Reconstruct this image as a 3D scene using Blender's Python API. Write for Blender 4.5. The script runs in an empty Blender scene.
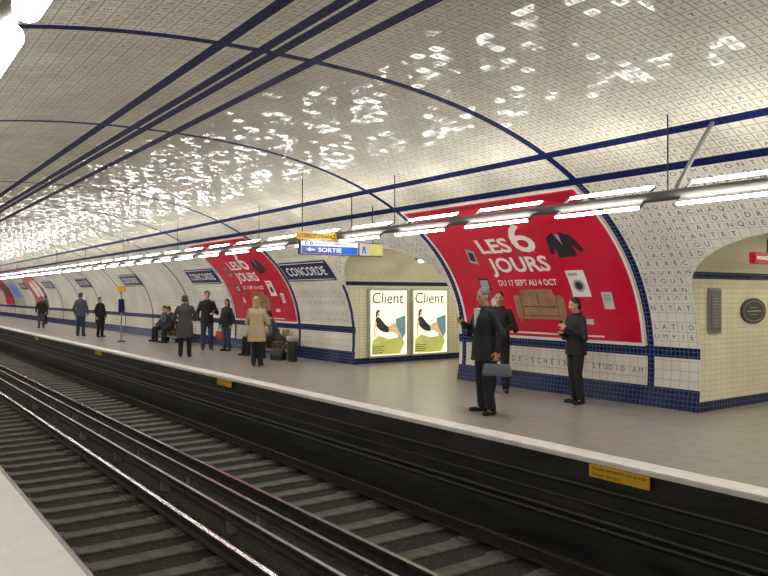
import bpy, bmesh, math, random
import numpy as np
from mathutils import Vector, Matrix
random.seed(3)
scene=bpy.context.scene
COL=scene.collection
def W(t,l,z): return Vector((-t,l,z))

# ------------------------------------------------------------------ materials
def nd(nt,typ,**k):
    n=nt.nodes.new(typ)
    for a,b in k.items(): setattr(n,a,b)
    return n
def mat(name,col,rough=.5,metal=0,var=.12,scale=12,spec=.5,emit=None,es=0,bump=0,stretch=None):
    m=bpy.data.materials.new(name); m.use_nodes=True; nt=m.node_tree
    b=nt.nodes['Principled BSDF']
    tc=nd(nt,'ShaderNodeTexCoord'); nz=nd(nt,'ShaderNodeTexNoise'); nz.inputs['Scale'].default_value=scale
    nz.inputs['Detail'].default_value=4
    if stretch:
        mp=nd(nt,'ShaderNodeMapping'); mp.inputs['Scale'].default_value=stretch
        nt.links.new(tc.outputs['Object'],mp.inputs['Vector']); nt.links.new(mp.outputs[0],nz.inputs['Vector'])
    else: nt.links.new(tc.outputs['Object'],nz.inputs['Vector'])
    r=nd(nt,'ShaderNodeValToRGB')
    r.color_ramp.elements[0].position=.3; r.color_ramp.elements[1].position=.7
    lo=[max(0,c*(1-var)) for c in col]; hi=[min(1,c*(1+var)) for c in col]
    r.color_ramp.elements[0].color=(*lo,1); r.color_ramp.elements[1].color=(*hi,1)
    nt.links.new(nz.outputs['Fac'],r.inputs['Fac']); nt.links.new(r.outputs['Color'],b.inputs['Base Color'])
    b.inputs['Roughness'].default_value=rough; b.inputs['Metallic'].default_value=metal
    b.inputs['Specular IOR Level'].default_value=spec
    if es:
        b.inputs['Emission Color'].default_value=(*(emit or col),1); b.inputs['Emission Strength'].default_value=es
    if bump:
        bp=nd(nt,'ShaderNodeBump'); bp.inputs['Strength'].default_value=bump; bp.inputs['Distance'].default_value=.03
        nt.links.new(nz.outputs['Fac'],bp.inputs['Height']); nt.links.new(bp.outputs['Normal'],b.inputs['Normal'])
    return m
def tile_mat(name,c1,c2,grout,size,rough=.12,jit=.05,mort=.006,spec=.5,w=None,vlo=.85,vhi=1.12,vs=.8):
    m=bpy.data.materials.new(name); m.use_nodes=True; nt=m.node_tree; L=nt.links.new
    b=nt.nodes['Principled BSDF']
    uv=nd(nt,'ShaderNodeUVMap')
    br=nd(nt,'ShaderNodeTexBrick'); br.offset=0; br.squash=1
    br.inputs['Scale'].default_value=1; br.inputs['Brick Width'].default_value=w or size; br.inputs['Row Height'].default_value=size
    br.inputs['Mortar Size'].default_value=mort; br.inputs['Mortar Smooth'].default_value=.3; br.inputs['Bias'].default_value=0
    br.inputs['Color1'].default_value=(*c1,1); br.inputs['Color2'].default_value=(*c2,1); br.inputs['Mortar'].default_value=(*grout,1)
    L(uv.outputs[0],br.inputs['Vector'])
    nz=nd(nt,'ShaderNodeTexNoise'); nz.inputs['Scale'].default_value=vs; nz.inputs['Detail'].default_value=6
    L(uv.outputs[0],nz.inputs['Vector'])
    mr=nd(nt,'ShaderNodeMapRange'); mr.inputs['From Min'].default_value=.3; mr.inputs['From Max'].default_value=.7
    mr.inputs['To Min'].default_value=vlo; mr.inputs['To Max'].default_value=vhi
    L(nz.outputs['Fac'],mr.inputs['Value'])
    mx=nd(nt,'ShaderNodeVectorMath',operation='SCALE'); L(br.outputs['Color'],mx.inputs[0]); L(mr.outputs[0],mx.inputs['Scale'])
    L(mx.outputs[0],b.inputs['Base Color'])
    sn=nd(nt,'ShaderNodeVectorMath',operation='SNAP'); sn.inputs[1].default_value=(w or size,size,1)
    ad0=nd(nt,'ShaderNodeVectorMath',operation='ADD'); ad0.inputs[1].default_value=(.0001,.0001,.5)
    L(uv.outputs[0],ad0.inputs[0]); L(ad0.outputs[0],sn.inputs[0])
    wn=nd(nt,'ShaderNodeTexWhiteNoise'); L(sn.outputs[0],wn.inputs['Vector'])
    sb=nd(nt,'ShaderNodeVectorMath',operation='SUBTRACT'); sb.inputs[1].default_value=(.5,.5,.5); L(wn.outputs['Color'],sb.inputs[0])
    sc=nd(nt,'ShaderNodeVectorMath',operation='SCALE'); sc.inputs['Scale'].default_value=jit; L(sb.outputs[0],sc.inputs[0])
    ge=nd(nt,'ShaderNodeNewGeometry'); ad=nd(nt,'ShaderNodeVectorMath',operation='ADD'); L(ge.outputs['Normal'],ad.inputs[0]); L(sc.outputs[0],ad.inputs[1])
    no=nd(nt,'ShaderNodeVectorMath',operation='NORMALIZE'); L(ad.outputs[0],no.inputs[0])
    L(no.outputs[0],b.inputs['Normal'])
    rr=nd(nt,'ShaderNodeMapRange'); rr.inputs['To Min'].default_value=rough; rr.inputs['To Max'].default_value=.8
    L(br.outputs['Fac'],rr.inputs['Value']); L(rr.outputs[0],b.inputs['Roughness'])
    b.inputs['Specular IOR Level'].default_value=spec
    return m
TS=.145
M_white=tile_mat('white_letter_tile',(.74,.71,.64),(.70,.67,.60),(.42,.39,.33),TS,rough=.12,jit=.02,mort=.005,spec=.12)
M_vault=tile_mat('vault_letter_tile',(.76,.725,.625),(.71,.675,.58),(.38,.35,.29),TS,rough=.065,jit=.05,mort=.008,spec=.04)
M_bluev=tile_mat('vault_blue_tile',(.004,.009,.060),(.006,.013,.08),(.03,.04,.11),.0725,rough=.45,jit=.01,mort=.004,spec=.03)
M_blue=tile_mat('blue_tile',(.004,.010,.070),(.009,.020,.11),(.10,.12,.20),.0725,rough=.2,jit=.03,mort=.005,spec=.25)
M_pass=tile_mat('cream_bevel_tile',(.81,.765,.59),(.78,.735,.565),(.52,.48,.38),.075,rough=.18,jit=.025,mort=.005,w=.15)
M_floor=tile_mat('platform_floor_tile',(.325,.305,.275),(.32,.30,.27),(.305,.285,.255),.30,rough=.30,jit=.0,mort=.003,spec=.5,vlo=.86,vhi=1.12,vs=5)
M_edge=mat('pale_edge_stone',(.82,.80,.76),.5,var=.10,scale=5)
M_near=mat('near_platform_concrete',(.88,.87,.85),.55,var=.04,scale=9)
M_black=mat('sooty_platform_wall',(.020,.018,.017),.5,var=.75,scale=2.2,bump=.3,stretch=(.5,1,3))
M_cable=mat('black_cable_sheath',(.03,.028,.027),.4,var=.3,scale=4)
M_ballast=mat('dark_ballast',(.024,.021,.019),.9,var=.8,scale=20,bump=1.0)
M_sleep=mat('oily_sleeper_wood',(.095,.085,.074),.6,var=.5,scale=7,bump=.4)
M_plate=mat('rusty_tie_plate',(.13,.12,.11),.45,metal=.5,var=.3,scale=30)
M_rail=mat('rail_steel_side',(.040,.034,.031),.5,metal=.4,var=.35,scale=14)
M_railtop=mat('polished_rail_head',(.74,.75,.76),.2,metal=1,var=.1,scale=8)
M_cond=mat('conductor_rail_steel',(.42,.42,.43),.28,metal=.9,var=.2,scale=6)
M_ins=mat('grey_insulator',(.20,.195,.19),.5,var=.2,scale=15)
M_beam=mat('painted_grey_beam',(.15,.15,.145),.5,var=.08,scale=4,spec=.3)
M_post=mat('painted_grey_post',(.28,.28,.27),.5,var=.08,scale=4,spec=.3)
M_tube=mat('lit_fluorescent_tube',(1,1,1),.5,emit=(1,.97,.89),es=44)
M_warm=mat('warm_fluorescent_tube',(1,1,1),.5,emit=(1,.93,.74),es=72)
M_diff=mat('lit_lamp_diffuser',(1,1,1),.5,emit=(1,.97,.90),es=18)
M_letter=mat('blue_letter_glaze',(.045,.055,.15),.3,var=.15)
M_letterv=mat('pale_blue_letter_glaze',(.15,.155,.22),.3,var=.15)
M_red=mat('poster_red_print',(.60,.006,.040),.28,var=.06,scale=2)
M_dred=mat('poster_dark_red_print',(.30,.004,.02),.3,var=.06)
M_pw=mat('poster_white_print',(.82,.80,.76),.35,var=.03)
M_pb=mat('poster_black_print',(.02,.02,.025),.35,var=.2)
M_pbr=mat('poster_brown_print',(.32,.19,.10),.35,var=.25,scale=6)
M_pdb=mat('poster_dark_brown_print',(.11,.055,.03),.35,var=.25,scale=6)
M_pg=mat('poster_grey_print',(.38,.38,.40),.35,var=.1)
M_pl=mat('poster_pale_grey_print',(.60,.58,.56),.35,var=.1)
M_sign=mat('navy_enamel',(.010,.018,.09),.22,var=.1)
M_frame=mat('dark_metal_frame',(.03,.03,.035),.4,metal=.5)
M_alu=mat('brushed_aluminium',(.55,.55,.53),.35,metal=.8,var=.06)
M_yel=mat('yellow_notice',(.80,.45,.03),.4,var=.06)
M_or=mat('orange_notice',(.90,.42,.02),.4,var=.05,es=.3)
M_sblue=mat('sign_blue',(.02,.09,.42),.3,var=.05,es=.5)
M_swhite=mat('sign_white',(.80,.82,.80),.3,var=.03,es=.4)
M_sred=mat('sign_red',(.45,.006,.02),.6,var=.05,spec=.1)
M_lit=mat('backlit_poster_paper',(.88,.87,.72),.4,var=.03,emit=(.95,.94,.72),es=.85)
M_lime=mat('lime_print',(.50,.50,.14),.4,var=.2,scale=4,es=.5)
M_pblue=mat('pale_blue_print',(.16,.34,.42),.4,var=.15,scale=5,es=.3)
M_pale=mat('skin_print',(.80,.52,.36),.4,var=.1,es=.4)
M_pdress=mat('dark_dress_print',(.05,.05,.07),.4,var=.4,scale=8)

# ------------------------------------------------------------------ mesh helpers
def mk(name,verts,faces,mats,origin=None,parent=None,midx=None,uvs=None,smooth=False):
    o=Vector(origin) if origin is not None else Vector((0,0,0))
    me=bpy.data.meshes.new(name)
    me.from_pydata([tuple(Vector(v)-o) for v in verts],[],faces)
    if not isinstance(mats,(list,tuple)): mats=[mats]
    for m in mats: me.materials.append(m)
    if midx is not None: me.polygons.foreach_set('material_index',midx)
    if uvs is not None:
        ul=me.uv_layers.new(name='UVMap')
        ul.data.foreach_set('uv',np.array(uvs,dtype=np.float32).ravel())
    if smooth: me.polygons.foreach_set('use_smooth',[True]*len(me.polygons))
    me.update()
    ob=bpy.data.objects.new(name,me); COL.objects.link(ob)
    if parent: ob.parent=parent
    else: ob.location=o
    return ob
def empty(name,loc):
    e=bpy.data.objects.new(name,None); e.empty_display_size=.2; e.location=loc; COL.objects.link(e); return e
def tag(o,label,cat,group=None):
    o['label']=label; o['category']=cat
    if group: o['group']=group
    return o
def struct(o): o['kind']='structure'; return o
def box(name,c,d,m,origin=None,parent=None,bev=0):
    bm=bmesh.new(); bmesh.ops.create_cube(bm,size=1)
    for v in bm.verts: v.co=Vector((v.co.x*d[0]+c[0],v.co.y*d[1]+c[1],v.co.z*d[2]+c[2]))
    if bev: bmesh.ops.bevel(bm,geom=bm.edges[:],offset=bev,segments=2,affect='EDGES')
    V=[v.co.copy() for v in bm.verts]; bm.verts.index_update(); F=[[v.index for v in f.verts] for f in bm.faces]; bm.free()
    return mk(name,V,F,m,origin if origin is not None else (c if parent is None else None),parent)
class G:
    def __init__(s): s.V=[];s.F=[]
    def cap(s,p0,p1,r0,r1,n=12,flat=None):
        p0=Vector(p0);p1=Vector(p1);d=(p1-p0)
        if d.length<1e-6:d=Vector((0,0,1e-4))
        d.normalize()
        a=Vector((1,0,0)) if abs(d.x)<.8 else Vector((0,1,0))
        e1=d.cross(a).normalized(); e2=d.cross(e1)
        rings=[]
        for k in (80,50,25,0): rings.append((p0-d*r0*math.sin(math.radians(k)),r0*math.cos(math.radians(k))))
        for k in (0,25,50,80): rings.append((p1+d*r1*math.sin(math.radians(k)),r1*math.cos(math.radians(k))))
        b=len(s.V)
        for c,r in rings:
            for i in range(n):
                q=2*math.pi*i/n; s.V.append(c+e1*r*math.cos(q)+e2*r*math.sin(q))
        s._skin(b,len(rings),n)
    def _skin(s,b,m,n):
        for j in range(m-1):
            for i in range(n):
                s.F.append([b+j*n+i,b+j*n+(i+1)%n,b+(j+1)*n+(i+1)%n,b+(j+1)*n+i])
        s.F.append([b+i for i in range(n)][::-1]); s.F.append([b+(m-1)*n+i for i in range(n)])
    def ell(s,c,r,T=lambda p:p,n=16,m=10):
        b=len(s.V);c=Vector(c)
        for j in range(1,m):
            ph=math.pi*j/m
            for i in range(n):
                q=2*math.pi*i/n
                s.V.append(T(c+Vector((r[0]*math.sin(ph)*math.cos(q),r[1]*math.sin(ph)*math.sin(q),-r[2]*math.cos(ph)))))
        s._skin(b,m-1,n)
    def loft(s,rings,T=lambda p:p,n=22,pw=2.3):
        b=len(s.V)
        for (cx,cy,z,rx,ry) in rings:
            for i in range(n):
                q=2*math.pi*i/n; c=math.cos(q);d=math.sin(q)
                s.V.append(T(Vector((cx+rx*math.copysign(abs(c)**(2/pw),c),cy+ry*math.copysign(abs(d)**(2/pw),d),z))))
        s._skin(b,len(rings),n)
    def obj(s,name,m,origin,parent=None,smooth=True): return mk(name,s.V,s.F,m,origin,parent,smooth=smooth)
def solid(name,g,vox,m,origin,parent,it=2):
    me=bpy.data.meshes.new('tmp'); me.from_pydata([tuple(v-origin) for v in g.V],[],g.F)
    bm=bmesh.new(); bm.from_mesh(me); bmesh.ops.recalc_face_normals(bm,faces=bm.faces); bm.to_mesh(me); bm.free()
    ob=bpy.data.objects.new('tmp',me); COL.objects.link(ob)
    r=ob.modifiers.new('r','REMESH'); r.mode='VOXEL'; r.voxel_size=vox; r.use_smooth_shade=True
    sm=ob.modifiers.new('s','SMOOTH'); sm.factor=.5; sm.iterations=it
    dg=bpy.context.evaluated_depsgraph_get()
    nm=bpy.data.meshes.new_from_object(ob.evaluated_get(dg))
    bpy.data.objects.remove(ob); bpy.data.meshes.remove(me)
    nm.name=name; nm.materials.clear(); nm.materials.append(m)
    nm.polygons.foreach_set('use_smooth',[True]*len(nm.polygons)); nm.polygons.foreach_set('material_index',[0]*len(nm.polygons))
    o=bpy.data.objects.new(name,nm); COL.objects.link(o); o.parent=parent
    return o

# ---- 2D data (text and polygons) ----
def bm2d(bm):
    bmesh.ops.triangulate(bm,faces=bm.faces[:])
    bm.verts.index_update()
    V=[(v.co.x,v.co.y) for v in bm.verts]; F=[[v.index for v in f.verts] for f in bm.faces]
    return V,F
def text2d(s,size=1,align='CENTER',bold=0,space=1,res=3,shear=0):
    c=bpy.data.curves.new('t','FONT'); c.body=s; c.size=1; c.align_x=align; c.offset=bold/size; c.space_character=space
    c.resolution_u=res; c.shear=shear; c.fill_mode='FRONT'
    o=bpy.data.objects.new('t',c); COL.objects.link(o)
    dg=bpy.context.evaluated_depsgraph_get(); me=bpy.data.meshes.new_from_object(o.evaluated_get(dg))
    bm=bmesh.new(); bm.from_mesh(me); bmesh.ops.remove_doubles(bm,verts=bm.verts,dist=1e-5)
    V,F=bm2d(bm); bm.free(); bpy.data.objects.remove(o); bpy.data.curves.remove(c); bpy.data.meshes.remove(me)
    return [(x*size,y*size) for x,y in V],F
def shift(d,x,y,sx=1,sy=None):
    sy=sx if sy is None else sy
    return [(a*sx+x,b*sy+y) for a,b in d[0]],d[1]
def fit(d,x0,x1,y0,y1):
    xs=[p[0] for p in d[0]]; ys=[p[1] for p in d[0]]
    a,b,c,e=min(xs),max(xs),min(ys),max(ys)
    return [((x-a)/(b-a)*(x1-x0)+x0,(y-c)/(e-c)*(y1-y0)+y0) for x,y in d[0]],d[1]
def poly(pts):
    bm=bmesh.new(); f=bm.faces.new([bm.verts.new((p[0],p[1],0)) for p in pts]); f.normal_update()
    r=bm2d(bm); bm.free(); return r
def join2(*ds):
    V=[];F=[]
    for v,f in ds:
        b=len(V); V+=list(v); F+=[[i+b for i in q] for q in f]
    return V,F
def rect(x0,y0,x1,y1): return poly([(x0,y0),(x1,y0),(x1,y1),(x0,y1)])
def oval(x,y,rx,ry,n=24): return poly([(x+rx*math.cos(2*math.pi*i/n),y+ry*math.sin(2*math.pi*i/n)) for i in range(n)])
def slice2(d,step=.15):
    bm=bmesh.new(); vs=[bm.verts.new((a,b,0)) for a,b in d[0]]
    for f in d[1]:
        try: bm.faces.new([vs[i] for i in f])
        except Exception: pass
    ys=[b for a,b in d[0]]; y=math.floor(min(ys)/step)*step+step
    while y<max(ys):
        bmesh.ops.bisect_plane(bm,geom=bm.verts[:]+bm.edges[:]+bm.faces[:],plane_co=(0,y,0),plane_no=(0,1,0)); y+=step
    r=bm2d(bm); bm.free(); return r

# ------------------------------------------------------------------ vault profile
LC,A,B,Z0,N=3.705,6.25,3.6,.6,2.25
pts=[]
for i in range(13):
    z=Z0*i/12; pts.append((LC+A-.07*((Z0-z)/Z0)**2,z))
for i in range(1,600):
    p=math.pi*i/600; c=math.cos(p); s_=math.sin(p)
    pts.append((LC+A*math.copysign(abs(c)**(2/N),c),Z0+B*abs(s_)**(2/N)))
for i in range(13):
    z=Z0*(1-i/12); pts.append((LC-A+.07*((Z0-z)/Z0)**2,z))
PL=np.array([p[0] for p in pts]); PZ=np.array([p[1] for p in pts])
PS=np.concatenate([[0],np.cumsum(np.hypot(np.diff(PL),np.diff(PZ)))]); SMAX=PS[-1]
def prof(s): return float(np.interp(s,PS,PL)),float(np.interp(s,PS,PZ))
def pnorm(s):
    a=prof(max(0,s-.05)); b=prof(min(SMAX,s+.05)); tl,tz=b[0]-a[0],b[1]-a[1]; q=math.hypot(tl,tz); return -tz/q,tl/q
imax=int(np.argmax(PZ))
def s_z(z): return float(np.interp(z,PZ[:imax+1],PS[:imax+1]))
def s_l(l): return float(np.interp(-l,-PL[8:-13],PS[8:-13]))
def surf(t,s,off=0):
    l,z=prof(s); 
    if off:
        a,b=pnorm(s); l+=a*off; z+=b*off
    return W(t,l,z)
T0,T1=-5.,80.
PASS=[(2.25,6.05),(11.3,15.1),(-4.6,-1.4)]
SPR,PN=1.7,2.2
CR={2.25:.80,11.3:1.0,-4.6:.9}
def zarch(t,a,b):
    x=min(1,abs((t-(a+b)/2)/((b-a)/2))); return SPR+CR[a]*(1-x**PN)**(1/PN)
sA=s_l(8.22); sB=s_l(7.6); sC=s_l(3.45)
SW=.07
stripes=[(0,s_z(.31)),(s_z(.76),s_z(.92)),(sA-SW,sA+SW),(sB-SW,sB+SW),(s_l(3.98)-SW,s_l(3.98)+SW),(sC-.15,sC-.02),(sC+.02,sC+.15),(s_l(2.94)-SW,s_l(2.94)+SW),
 (s_l(-.2)-.05,s_l(-.2)+.05),(s_l(-.82)-.05,s_l(-.82)+.05),(SMAX-s_z(.31),SMAX)]
arch=[1.9,6.87,11.15,15.2,17.9,22.1,26.0,30.2,34,38.2,42,46.2,50,54.2,58,62.2,66,70.2,74]
AW=.06
rows=set(np.round(np.arange(0,SMAX,.25),4)); rows|={round(SMAX,4)}
for a,b in stripes: rows|={round(a,4),round(b,4)}
rows=sorted(rows)
cols=set(np.round(np.arange(T0,T1+.01,1.0),4))
for a in arch: cols|={round(a-AW,4),round(a+AW,4)}
for a,b in PASS:
    for k in range(29): cols.add(round((a+b)/2+(b-a)/2*math.cos(math.pi*k/28),4))
cols=sorted(cols)
def blue_row(s): return any(a<s<b for a,b in stripes)
def in_arch(t): return any(abs(t-a)<AW for a in arch)
def passof(t):
    for p in PASS:
        if p[0]<t<p[1]: return p
parts={'wall_far':([],[],[],[]),'ceiling':([],[],[],[]),'wall_near':([],[],[],[])}
for i in range(len(cols)-1):
    ta,tb=cols[i],cols[i+1]; tm=(ta+tb)/2; ps=passof(tm)
    la=s_z(zarch(ta,*ps)) if ps else 0; lb=s_z(zarch(tb,*ps)) if ps else 0
    for j in range(len(rows)-1):
        a,b=rows[j],rows[j+1]; sm=(a+b)/2
        if b<=min(la,lb)+1e-6: continue
        nm='wall_far' if sm<sA-.08 else ('ceiling' if sm<SMAX-s_z(2.5) else 'wall_near')
        V,F,U,I=parts[nm]
        q=[(ta,max(a,la)),(tb,max(a,lb)),(tb,max(b,lb)),(ta,max(b,la))]
        n=len(V)
        for t,s in q: V.append(surf(t,s))
        F.append([n,n+1,n+2,n+3]); U+= [(t+TS*400,s) for t,s in q]
        ar=in_arch(tm) and not (abs(tm-15.2)<.1 and sm>s_z(2.0))
        I.append(1 if (blue_row(sm) or ar) else 0)
# ---- letters on tiles (printed pattern, kept in the wall meshes)
decl=("LESREPRESENTANTSDUPEUPLEFRANCAISCONSTITUESENASSEMBLEENATIONALECONSIDERANTQUELIGNORANCELOUBLIOULEMEPRISDESDROITSDELHOMME"
"SONTLESSEULESCAUSESDESMALHEURSPUBLICSETDELACORRUPTIONDESGOUVERNEMENTSONTRESOLUDEXPOSERDANSUNEDECLARATIONSOLENNELLELESDROITS"
"NATURELSINALIENABLESETSACRESDELHOMMEAFINQUECETTEDECLARATIONCONSTAMMENTPRESENTEATOUSLESMEMBRESDUCORPSSOCIALLEURRAPPELLESANS"
"CESSELEURSDROITSETLEURSDEVOIRSAFINQUELESACTESDUPOUVOIRLEGISLATIFETCEUXDUPOUVOIREXECUTIFPOUVANTETREACHAQUEINSTANTCOMPARES"
"AVECLEBUTDETOUTEINSTITUTIONPOLITIQUEENSOIENTPLUSRESPECTES")
glyph={}
for ch in sorted(set(decl+"DESCHINTUOAMG-")):
    v,f=text2d(ch,size=.115,bold=0 if ch=='M' else .0006,res=2); xs=[p[0] for p in v]; ys=[p[1] for p in v]
    cx=(min(xs)+max(xs))/2; cy=(min(ys)+max(ys))/2
    glyph[ch]=([(x-cx,y-cy) for x,y in v],f)
def put(nm,ch,t,s,k=1):
    V,F,U,I=parts[nm]; gv,gf=glyph[ch]; n=len(V); l,z=prof(s); nl,nz=pnorm(s); tl,tz=nz,-nl
    for x,y in gv: x*=k; y*=k; V.append(Vector((-t+x, l+tl*y+nl*.003, z+tz*y+nz*.003)))
    for f in gf:
        F.append([n+q for q in f]); I.append(2); U.extend([(t,s)]*3)
blocks=[(7.0,11.0,.93,3.3),(18,22,.93,3.3),(15.3,17.8,2.0,2.6),(22.2,24.7,2.0,2.6)]
blk=[(a-.12,b+.12,s_z(c)-.12,s_z(d)+.12) for a,b,c,d in blocks]
jmin=int(s_z(.95)/TS)+1; jmax=int(s_l(.6)/TS)
i0,i1=int(1.4/TS),int(27/TS)
idx=0
over=["ETOUS","SAVAN","RTAGE","NSTAT","ATOUT","LATIO","OMPTE"]
jo=int(s_z(1.92)/TS)
for j in range(jmax,jmin-1,-1):
    s=(j+.5)*TS
    l,z=prof(s)
    if any(a-.05<s<b+.05 for a,b in stripes): idx+=7; continue
    nm='wall_far' if s<sA-.08 else 'ceiling'
    for i in range(i1,i0-1,-1):
        t=(i+.5)*TS; idx+=1
        ch=decl[idx%len(decl)]
        if any(abs(t-a)<AW+.05 for a in arch): continue
        if any(a<t<b and c<s<d for a,b,c,d in blk): continue
        p=None
        for pp in PASS:
            if pp[0]-.05<t<pp[1]+.05: p=pp
        if p:
            if z<SPR+.12 or s<s_z(zarch(min(max(t,p[0]),p[1]),*p))+.10: continue
        if 6.05<t<6.85:
            r=jo-j; c=int((6.80-t)/TS)
            if 0<=r<7 and 0<=c<5: ch=over[r][c]
        put(nm,ch,t,s,.86 if nm=='ceiling' else 1.0)
for t0_ in (0,11):
    for k,ch in enumerate("DE-SCHEIN"): put('wall_far',ch,t0_+9.78-k*.155,s_z(.53),1.2)
    for k,ch in enumerate("STUDIO AM"):
        if ch!=' ': put('wall_far',ch,t0_+7.95-k*.112,s_z(.53),1.0)
for nm,(V,F,U,I) in parts.items():
    o=mk(nm,V,F,[M_white if nm!='ceiling' else M_vault,M_blue if nm!='ceiling' else M_bluev,M_letter if nm!='ceiling' else M_letterv],midx=I,uvs=U)
    bm=bmesh.new(); bm.from_mesh(o.data); 
    bmesh.ops.remove_doubles(bm,verts=bm.verts,dist=.0003); bm.to_mesh(o.data); bm.free()
    o.data.polygons.foreach_set('use_smooth',[True]*len(o.data.polygons)); struct(o)

# passages
for pi,(a,b) in enumerate(PASS):
    c=(a+b)/2; hf=(b-a)/2; cr=CR[a]
    zs=[0,.15,.5,.9,1.3,1.7]
    phs=sorted({k*90/14 for k in range(1,15)}|{math.degrees(math.asin(min(1,((z-SPR)/cr)**(PN/2)))) for z in (1.93,2.03)})
    half=[(b,z) for z in zs]+[(c+hf*math.cos(math.radians(p))**(2/PN) if p<90 else c,SPR+cr*math.sin(math.radians(p))**(2/PN)) for p in phs]
    pr=half+[(2*c-t,z) for t,z in half[-2::-1]]
    V=[];F=[];U=[];I=[];v=0
    LE=15.
    for k in range(len(pr)-1):
        (t0,z0),(t1,z1)=pr[k],pr[k+1]; dv=math.hypot(t1-t0,z1-z0)
        l0=prof(s_z(z0))[0]; l1=prof(s_z(z1))[0]; n=len(V)
        V+=[W(t0,l0,z0),W(t1,l1,z1),W(t1,LE,z1),W(t0,LE,z0)]; F.append([n,n+1,n+2,n+3])
        U+=[(l0,v),(l1,v+dv),(LE,v+dv),(LE,v)]; v+=dv
        zm=(z0+z1)/2; I.append(1 if zm<.15 or 1.93<zm<2.03 else 0)
    n=len(V); V+=[W(t,LE,z) for t,z in pr]; F.append(list(range(n,n+len(pr)))); U+=[(t,z) for t,z in pr]; I.append(0)
    o=mk('wall_passage' if pi==0 else 'wall_passage.%03d'%pi,V,F,[M_pass,M_blue],midx=I,uvs=U); struct(o)
# floors
def quadobj(name,q,m,uv): return struct(mk(name,q,[[0,1,2,3]],m,uvs=uv))
FE,NE=6.25,1.16
mid=-(T0+T1)/2; LEN=T1-T0
quadobj('floor',[W(T0,FE-.0,0),W(T0,15,0),W(T1,15,0),W(T1,FE,0)],M_floor,[(T0,0),(T0,8.75),(T1,8.75),(T1,0)])
struct(box('floor.001',(mid,(NE-2.5)/2,-.035),(LEN,NE+2.5,.07),M_near,bev=.01))
quadobj('floor.002',[W(T0,NE,-1.2),W(T0,FE,-1.2),W(T1,FE,-1.2),W(T1,NE,-1.2)],M_ballast,[(0,0),(0,1),(1,1),(1,0)])
quadobj('wall_platform_far',[W(T0,FE+.02,-1.2),W(T1,FE+.02,-1.2),W(T1,FE+.02,0),W(T0,FE+.02,0)],M_black,[(0,0),(0,1),(1,1),(1,0)])
quadobj('wall_platform_near',[W(T0,NE-.04,-1.2),W(T1,NE-.04,-1.2),W(T1,NE-.04,-.07),W(T0,NE-.04,-.07)],M_black,[(0,0),(0,1),(1,1),(1,0)])
struct(box('trim_1',(mid,FE+.13,-.022),(LEN,.30,.055),M_edge,bev=.008))
for k,(tt) in enumerate((T0,T1)):
    V=[surf(tt,s) for s in np.linspace(0,SMAX,60)]+[W(tt,NE,0),W(tt,NE,-1.2),W(tt,FE,-1.2),W(tt,FE,0)]
    struct(mk('wall_end_'+('near','far')[k],V,[list(range(len(V)))],[mat('end_wall_render',(.12,.11,.10),.8)]))
for z,r in ((-.30,.022),(-.47,.016),(-.62,.03),(-.70,.03)):
    g=G(); g.cap(W(T0+.2,FE-.02,z),W(T1-.2,FE-.02,z),r,r,8)
    tag(g.obj('cable',M_cable,W(0,FE,z)),'black cable clipped along the sooty platform side','cable','platform side cables')

# ------------------------------------------------------------------ track
def rail(name,l,ztop,m1,m2,label,cat,grp,wide=.036,h=.135):
    prf=[(-.07,0),(.07,0),(.07,.012),(.012,.03),(.012,h-.04),(wide,h-.03),(wide,h-.006),(wide-.008,h),(-wide+.008,h),(-wide,h-.006),(-wide,h-.03),(-.012,h-.04),(-.012,.03),(-.07,.012)]
    V=[W(T0,l+a,ztop-h+b) for a,b in prf]+[W(T1,l+a,ztop-h+b) for a,b in prf]; n=len(prf)
    F=[[i,(i+1)%n,n+(i+1)%n,n+i] for i in range(n)]
    I=[1 if i==7 else 0 for i in range(n)]
    return tag(mk(name,V,F,[m1,m2],W(0,l,ztop-h),midx=I),label,cat,grp)
for l in (1.86,3.30,4.58,5.94):
    rail('running_rail',l,-1.0,M_rail,M_railtop,'dark steel running rail with polished head on sleepers','rail','running rails')
for l in (3.74,4.14):
    r=rail('conductor_rail',l,-.93,M_rail,M_cond,'steel conductor rail carried on insulators between the tracks','conductor rail','conductor rails',wide=.030,h=.09)
    for k in range(28):
        t=1.2+k*2.4
        box('insulator',(-t,l,-1.11),(.14,.10,.17),M_ins,origin=W(0,l,-1.02),parent=r,bev=.015)
def sleeper_mesh(v,gh,hl):
    rnd=random.Random(v)
    bm=bmesh.new()
    def bx(c,d,mi,bev):
        r=bmesh.ops.create_cube(bm,size=1)
        for q in r['verts']: q.co=Vector((q.co.x*d[0]+c[0],q.co.y*d[1]+c[1],q.co.z*d[2]+c[2]))
        fs={f for q in r['verts'] for f in q.link_faces}
        for f in fs: f.material_index=mi
        bmesh.ops.bevel(bm,geom=list({e for f in fs for e in f.edges}),offset=bev,segments=1,affect='EDGES')
    bx((0,0,-.002),(.24+rnd.uniform(-.02,.02),hl*2,.105),0,.012)
    for s in (-gh,gh):
        bx((rnd.uniform(-.015,.015),s+rnd.uniform(-.02,.02),0),(.29+rnd.uniform(-.03,.03),.46,.12),0,.018)
        bx((0,s,.065),(.2,.34,.02),1,.004); bx((0,s-.1,.075),(.06,.05,.02),1,.004); bx((0,s+.1,.075),(.06,.05,.02),1,.004)
    me=bpy.data.meshes.new('sleeper'); bm.to_mesh(me); bm.free(); me.materials.append(M_sleep); me.materials.append(M_plate); return me
SMS=[[sleeper_mesh(v,.72,1.0) for v in range(5)],[sleeper_mesh(v+9,.68,.94) for v in range(5)]]
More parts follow.
